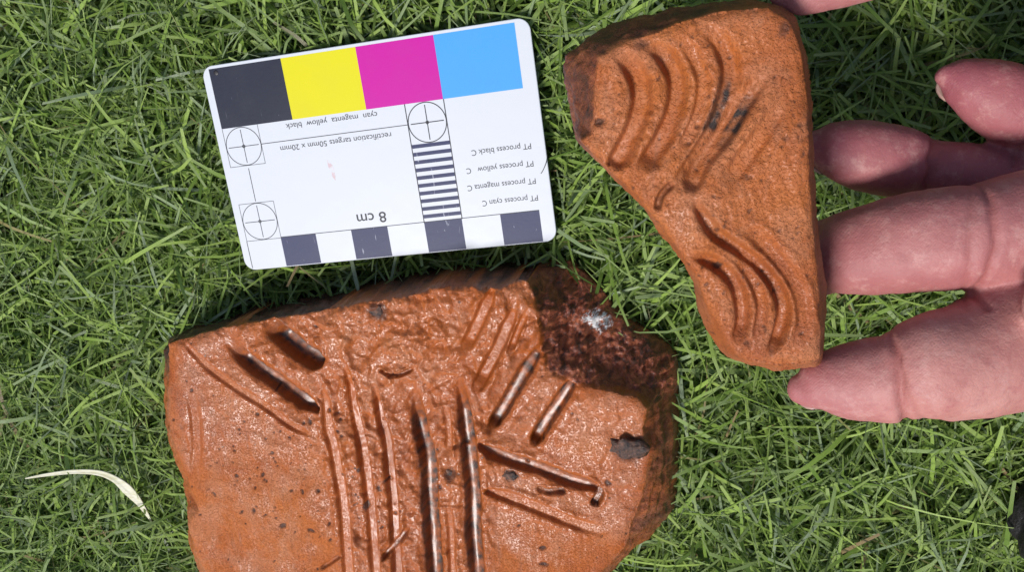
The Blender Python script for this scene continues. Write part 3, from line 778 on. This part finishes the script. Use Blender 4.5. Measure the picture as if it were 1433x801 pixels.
# ------------------------------------------------------------------ the hand
digits = {
    'thumb':  [(1118,545,66,22),(1128,544,66,31),(1155,537,66,44),(1200,533,66,58),(1246,532,67,62),(1258,530,67,61),(1300,516,68,77),(1360,504,66,84),(1431,478,62,100),(1520,450,58,120),(1640,410,52,135)],
    'index':  [(1075,372,52,34),(1105,370,52,46),(1140,364,52,52),(1160,360,54,53),(1200,353,57,62),(1280,340,59,71),(1345,333,60,74),(1360,332,60,74),(1433,322,58,84),(1540,310,52,92),(1650,300,46,95)],
    'middle': [(1140,204,47,22),(1158,207,47,36),(1200,215,46,49),(1250,226,45,51),(1292,238,44,44),(1304,241,44,44),(1350,250,44,50),(1420,262,43,58),(1560,250,41,75),(1670,250,40,80)],
    'ring':   [(1322,106,45,16),(1338,111,45,31),(1370,124,45,45),(1405,142,45,53),(1440,158,44,54),(1500,180,42,58),(1590,190,38,68),(1680,210,38,75)],
    'little': [(1098,-6,68,26),(1112,-12,68,36),(1160,-30,67,44),(1250,-58,66,49),(1335,-85,64,52),(1400,-108,62,52),(1490,-90,56,54),(1620,60,42,64),(1690,160,38,70)],
    'palm1':  [(1560,320,50,90),(1700,320,44,105),(1860,330,42,105),(2050,345,44,95),(2300,370,48,105),(2560,400,52,115)],
    'palm2':  [(1590,200,38,72),(1720,235,38,88),(1880,290,40,92),(2050,330,44,85)],
    'mid_palm': [(1570,250,44,80),(1720,280,42,95),(1880,310,42,95)],
    'thenar': [(1478,420,74,52),(1500,422,70,72),(1560,425,64,95),(1680,410,56,115),(1840,375,50,110)],
}
HV = []; HQ = []; axes = {}
voff = 0
for nm, cps in digits.items():
    raw = np.array([[*px(u, v, z), rp * depth(u, v, z) / F_PX] for u, v, z, rp in cps])
    sm = smooth_line(raw, 7)
    axes[nm] = (raw, sm)
    c3 = sm[:, :3]; rad = sm[:, 3]
    tg = np.gradient(c3, axis=0); tg /= np.linalg.norm(tg, axis=1)[:, None]
    rings = []
    # rounded ends
    cl = []; rl = []; tl = []
    for a in (80, 60, 40, 20):
        cl.append(c3[0] - tg[0] * rad[0] * 0.8 * math.sin(R(a))); rl.append(rad[0] * math.cos(R(a))); tl.append(tg[0])
    cl += list(c3); rl += list(rad); tl += list(tg)
    for a in (20, 40, 60, 80):
        cl.append(c3[-1] + tg[-1] * rad[-1] * 0.8 * math.sin(R(a))); rl.append(rad[-1] * math.cos(R(a))); tl.append(tg[-1])
    K = 28
    up = np.array([0, 0, 1.0])
    flat = 0.9 if nm not in ('palm1', 'palm2', 'mid_palm', 'thenar') else 0.8
    for c, r_, tt in zip(cl, rl, tl):
        a = np.cross(tt, up); a /= np.linalg.norm(a); b = np.cross(a, tt)
        th = np.arange(K) * 2 * np.pi / K
        HV.append(c + r_ * (np.cos(th)[:, None] * a + flat * np.sin(th)[:, None] * b))
    nr = len(cl)
    for i in range(nr - 1):
        for j in range(K):
            HQ.append((voff + i * K + j, voff + i * K + (j + 1) % K, voff + (i + 1) * K + (j + 1) % K, voff + (i + 1) * K + j))
    HQ.append(tuple(voff + j for j in range(K - 1, -1, -1))); HQ.append(tuple(voff + (nr - 1) * K + j for j in range(K)))
    voff += nr * K
HV = np.concatenate(HV)
tmp = new_mesh('hand_cage', HV * 1000, polys=HQ)           # kept in mm while the skin is grown
to = bpy.data.objects.new('hand_cage', tmp); C.objects.link(to)
rm = to.modifiers.new('r', 'REMESH'); rm.mode = 'VOXEL'; rm.voxel_size = 0.62
smo = to.modifiers.new('s', 'SMOOTH'); smo.factor = 0.5; smo.iterations = 9
dg = bpy.context.evaluated_depsgraph_get(); dg.update()
hm = bpy.data.meshes.new_from_object(to.evaluated_get(dg))
bpy.data.objects.remove(to)
nv = len(hm.vertices)
co = np.empty(nv * 3); hm.vertices.foreach_get('co', co); co = co.reshape(-1, 3)
no = np.empty(nv * 3); hm.vertices.foreach_get('normal', no); no = no.reshape(-1, 3)
red_shade = np.zeros(nv); cre = np.zeros(nv); disp = np.zeros(nv)
# flexion creases: digit, position by (u, v, z), strength, width, slant
for nm, u, v, z, dep, wid, sl in (('thumb', 1256, 529, 67, 1.0, 0.75, 0.25), ('thumb', 1278, 527, 67, 0.25, 0.5, 0.15),
        ('index', 1168, 358, 54, 0.75, 0.7, 0.2), ('index', 1356, 333, 60, 0.75, 0.6, 0.08), ('index', 1348, 333, 60, 0.3, 0.5, 0.1), ('middle', 1298, 240, 44, 0.9, 0.6, -0.2), ('middle', 1288, 238, 44, 0.3, 0.5, 0.1),
        ('middle', 1420, 262, 43, 0.6, 0.6, 0), ('ring', 1440, 158, 44, 0.6, 0.6, 0), ('little', 1250, -58, 66, 0.6, 0.6, 0)):
    raw, sm = axes[nm]
    c = px(u, v, z); i = np.argmin(np.linalg.norm(sm[:, :3] - c, axis=1)); i = min(max(i, 1), len(sm) - 2)
    tdir = sm[i + 1, :3] - sm[i - 1, :3]; tdir /= np.linalg.norm(tdir); r_ = sm[i, 3]
    q = co - sm[i, :3]; s = q @ tdir; lat = q - s[:, None] * tdir
    near = np.linalg.norm(lat, axis=1) < r_ * 1.5
    acr = lat @ np.cross([0, 0, 1.0], tdir)
    wob = 0.7 * vnoise(acr * 0.35 + u, acr * 0 + v, 4)
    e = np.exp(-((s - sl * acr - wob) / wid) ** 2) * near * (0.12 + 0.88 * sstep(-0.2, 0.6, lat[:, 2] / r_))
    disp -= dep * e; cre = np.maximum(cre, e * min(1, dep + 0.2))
for nm, k in (('thumb', 0.55), ('index', 0.6), ('middle', 1.0), ('ring', 1.0), ('little', 0.5)):
    raw, sm = axes[nm]
    d = np.linalg.norm(co - sm[4, :3], axis=1)
    red_shade = np.maximum(red_shade, k * np.exp(-(d / 17.0) ** 2))
    d = np.min(np.linalg.norm(co[:, None, :] - sm[None, ::3, :3], axis=2), axis=1)
    if nm in ('middle', 'ring'): red_shade = np.maximum(red_shade, 0.75 * sstep(16, 10, d))  # shade along these two fingers, painted in as dark red
    if nm == 'index': red_shade = np.maximum(red_shade, 0.5 * sstep(15, 9, d))  # weaker painted shade along the index
# fine crossing wrinkles and plump irregularity
disp += 0.06 * ridged(co[:, 0] * 0.55 + co[:, 1] * .2, co[:, 1] * 0.18, 207, 3) + 0.45 * fbm(co[:, 0] * 0.10 + co[:, 2] * .05, co[:, 1] * 0.10, 201, 3) - 0.10 * np.clip(ridged(co[:, 0] * 0.28, co[:, 1] * 0.16 + co[:, 2] * .1, 203, 3), 0, 1)
co += no * disp[:, None]
hm.vertices.foreach_set('co', (co * 0.001).ravel()); hm.update()
hm.polygons.foreach_set('use_smooth', np.ones(len(hm.polygons), bool))
attr(hm, 'red_shade', np.clip(red_shade, 0, 1)); attr(hm, 'crease', np.clip(cre, 0, 1))
hm.materials.clear()
hand = link('hand', hm, M_skin, label='bare hand with palm up gripping the smaller sherd by its edges', cat='hand')
# finger nails on the undersides of the tips
for nm, drop, side_ in (('thumb', 0.70, 0.68), ('middle', 0.78, 0.58), ('index', 0.9, 0), ('ring', 0.9, 0.35), ('little', 0.9, 0.2)):
    raw, sm = axes[nm]
    c = sm[6, :3]; r_ = sm[9, 3]; tdir = sm[0, :3] - sm[9, :3]; tdir /= np.linalg.norm(tdir)
    a = np.cross([0, 0, 1.0], tdir); a /= np.linalg.norm(a)
    b = np.cross(tdir, a)                         # towards the palm side
    th0 = math.atan2(-drop, side_)
    V = []; K1, K2 = 9, 9
    for i in range(K1):
        for j in range(K2):
            s = -8.0 + 9.5 * i / (K1 - 1); th = th0 + (j / (K2 - 1) - 0.5) * 1.7
            rr = r_ * 0.93 * (1 - 0.06 * max(0, s) * 0.35)
            s2 = s - 2.2 * (abs(j / (K2 - 1) - 0.5) * 2) ** 2 * (1 if s > 0 else 0)
            V.append(c + tdir * s2 + rr * (math.cos(th) * a + math.sin(th) * b * 0.92))
    Q = [(i * K2 + j, i * K2 + j + 1, (i + 1) * K2 + j + 1, (i + 1) * K2 + j) for i in range(K1 - 1) for j in range(K2 - 1)]
    o = link('fingernail', new_mesh('fingernail', V, polys=Q), M_nail, hand)
    s_ = o.modifiers.new('t', 'SOLIDIFY'); s_.thickness = 0.0006; s_.offset = 0

# ------------------------------------------------------------------ small things in the grass
lump('stone', px(1478, 736, 20) + np.array([0, 0, -4.0]), (9.5, 11.5, 9.0), 21, M_stone, None, 0.3, 4,
     label='dark brown rough stone lying in grass well below the hand', cat='stone')
ln = smooth_line(np.array([px(36, 670, 15.5), px(70, 664, 16.2), px(110, 660, 17), px(145, 663, 17.3), px(172, 677, 17.5), px(194, 700, 16.5), px(213, 731, 13.5)]), 6)
wpx = np.interp(np.linspace(0, 1, len(ln)), [0, .15, .45, .6, .72, .8, .9, 1], [1.0, 2.4, 4.0, 5.5, 8.5, 7.5, 4, 0.6]) * 0.235
V = []; Q = []
for i, p in enumerate(ln):
    td = ln[min(i + 1, len(ln) - 1)] - ln[max(i - 1, 0)]; td /= np.linalg.norm(td)
    a = np.cross([0, 0, 1.0], td); a /= np.linalg.norm(a)
    for j in range(5):
        f = j / 2 - 1
        V.append(p + a * wpx[i] * f + np.array([0, 0, 0.35 * wpx[i] * (f * f)]))
for i in range(len(ln) - 1):
    for j in range(4): Q.append((i * 5 + j, i * 5 + j + 1, (i + 1) * 5 + j + 1, (i + 1) * 5 + j))
lf = link('dry_leaf', new_mesh('dry_leaf', V, polys=Q), M_leaf, label='pale dry curled leaf sliver lying on the grass beside the large sherd', cat='leaf')
s_ = lf.modifiers.new('t', 'SOLIDIFY'); s_.thickness = 0.00025

# ------------------------------------------------------------------ grass
def blades(N, lo, hi, seed, keep=None, wmul=1.0):
    r = np.random.default_rng(seed)
    x = r.uniform(lo[0], hi[0], N); y = r.uniform(lo[1], hi[1], N)
    if keep is not None:
        k = keep(x, y); x, y = x[k], y[k]; N = len(x)
    clump = fbm(x * 0.05, y * 0.05, seed + 5, 3)
    phi = r.uniform(0, 2 * np.pi, N) + 1.6 * clump
    L = r.gamma(7, 3.1, N).clip(8, 44)
    S = 5
    th0 = np.radians(r.uniform(35, 88, N)); th1 = np.radians(r.normal(2, 24, N))
    bend = r.normal(0, 0.38, N)
    p = np.zeros((N, S + 1, 3)); p[:, 0, 0] = x; p[:, 0, 1] = y; p[:, 0, 2] = r.uniform(-1, 2, N)
    tdir = np.zeros((N, S + 1, 3))
    for s in range(S + 1):
        f = s / S; g = f ** 0.55
        th = th0 + (th1 - th0) * g; ph = phi + bend * f
        d = np.stack([np.cos(th) * np.cos(ph), np.cos(th) * np.sin(ph), np.sin(th)], 1)
        tdir[:, s] = d
        if s < S: p[:, s + 1] = p[:, s] + d * (L / S)[:, None]
    # the pile is about 18 mm high: squash what stands above it
    hmax = (13.0 + 6.5 * r.random(N) ** 1.5 + 4 * clump)[:, None]
    zz = p[:, :, 2]; top = zz.max(1)[:, None]
    p[:, :, 2] = np.where(top > hmax, zz * hmax / np.maximum(top, 1e-3), zz)
    # pressed down under the card
    q = p[:, :, :2] - cc[:2]; ca, sa = math.cos(ang), math.sin(ang)
    lx = q[..., 0] * ca + q[..., 1] * sa; ly = -q[..., 0] * sa + q[..., 1] * ca
    dd = np.maximum(np.abs(lx) - CW / 2, np.abs(ly) - CH / 2)
    cap = CARD_Z - CT - 0.7 + np.clip(dd - 0.6, 0, 20) * 0.9
    p[:, :, 2] = np.where(dd < 6, np.minimum(p[:, :, 2], cap), p[:, :, 2])
    wd = (0.24 + 0.42 * r.random(N) ** 1.4) * wmul
    blunt = r.random(N) < 0.45
    tw = r.normal(0, 0.40, N)
    sidev = np.cross(tdir, np.array([0, 0, 1.0])); sidev /= np.linalg.norm(sidev, axis=2)[..., None] + 1e-9
    upv = np.cross(sidev, tdir)
    f = np.linspace(0, 1, S + 1)
    tp = np.where(blunt[:, None], 1 - 0.35 * f ** 3, 1 - 0.93 * f ** 2.2) * (0.75 + 0.25 * np.minimum(1, f * 4))
    rot = (tw[:, None] + 0.5 * r.normal(0, 1, N)[:, None] * f)
    off = (np.cos(rot)[..., None] * sidev + np.sin(rot)[..., None] * upv) * (wd[:, None] * tp)[..., None]
    V = np.stack([p - off, p + off], 2).reshape(-1, 3)
    base_i = (np.arange(N) * (S + 1) * 2)[:, None]
    k = np.arange(S)[None, :] * 2
    b0 = base_i + k
    Q = np.stack([b0, b0 + 1, b0 + 3, b0 + 2], 2).reshape(-1, 4)
    tint = np.clip(r.beta(1.5, 1.35, N) + 0.25 * clump, 0, 1); tint = np.where(r.random(N) < 0.12, r.uniform(0.9, 1, N), np.minimum(tint, 0.88))
    dead = np.where(r.random(N) < 0.012, r.uniform(0.5, 1, N), 0)
    rep = lambda a: np.repeat(a, (S + 1) * 2)
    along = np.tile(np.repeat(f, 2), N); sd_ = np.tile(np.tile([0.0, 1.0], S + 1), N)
    return V, Q, rep(tint), along, sd_, rep(dead)

corner = np.array([px(u, v, 10)[:2] for u, v in ((0, 0), (1433, 0), (1433, 801), (0, 801))])
glo = corner.min(0) - 25; ghi = corner.max(0) + 25
bin_ = bi.mean(0) + (bi - bi.mean(0)) * 0.93
def keep_in(x, y):
    return ~inside(np.stack([x, y], 1), bin_)
def keep_out(x, y):
    return ~((x > glo[0]) & (x < ghi[0]) & (y > glo[1]) & (y < ghi[1]))
area = np.prod(ghi - glo)
A = blades(int(area * 0.62), glo, ghi, 77, keep_in)
glo2 = glo - 130; ghi2 = ghi + 130
Bq = blades(int(np.prod(ghi2 - glo2) * 0.16), glo2, ghi2, 78, keep_out, 1.6)
V = np.concatenate([A[0], Bq[0]]); Q = np.concatenate([A[1], Bq[1] + len(A[0])])
me = new_mesh('grass', V, Q)
for i, nm in ((2, 'tint'), (3, 'along'), (4, 'side'), (5, 'dead')):
    attr(me, nm, np.concatenate([A[i], Bq[i]]))
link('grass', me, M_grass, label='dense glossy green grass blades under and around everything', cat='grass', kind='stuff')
print('grass quads', len(Q), 'hand verts', nv, 'big', len(big.data.vertices), 'held', len(held.data.vertices))
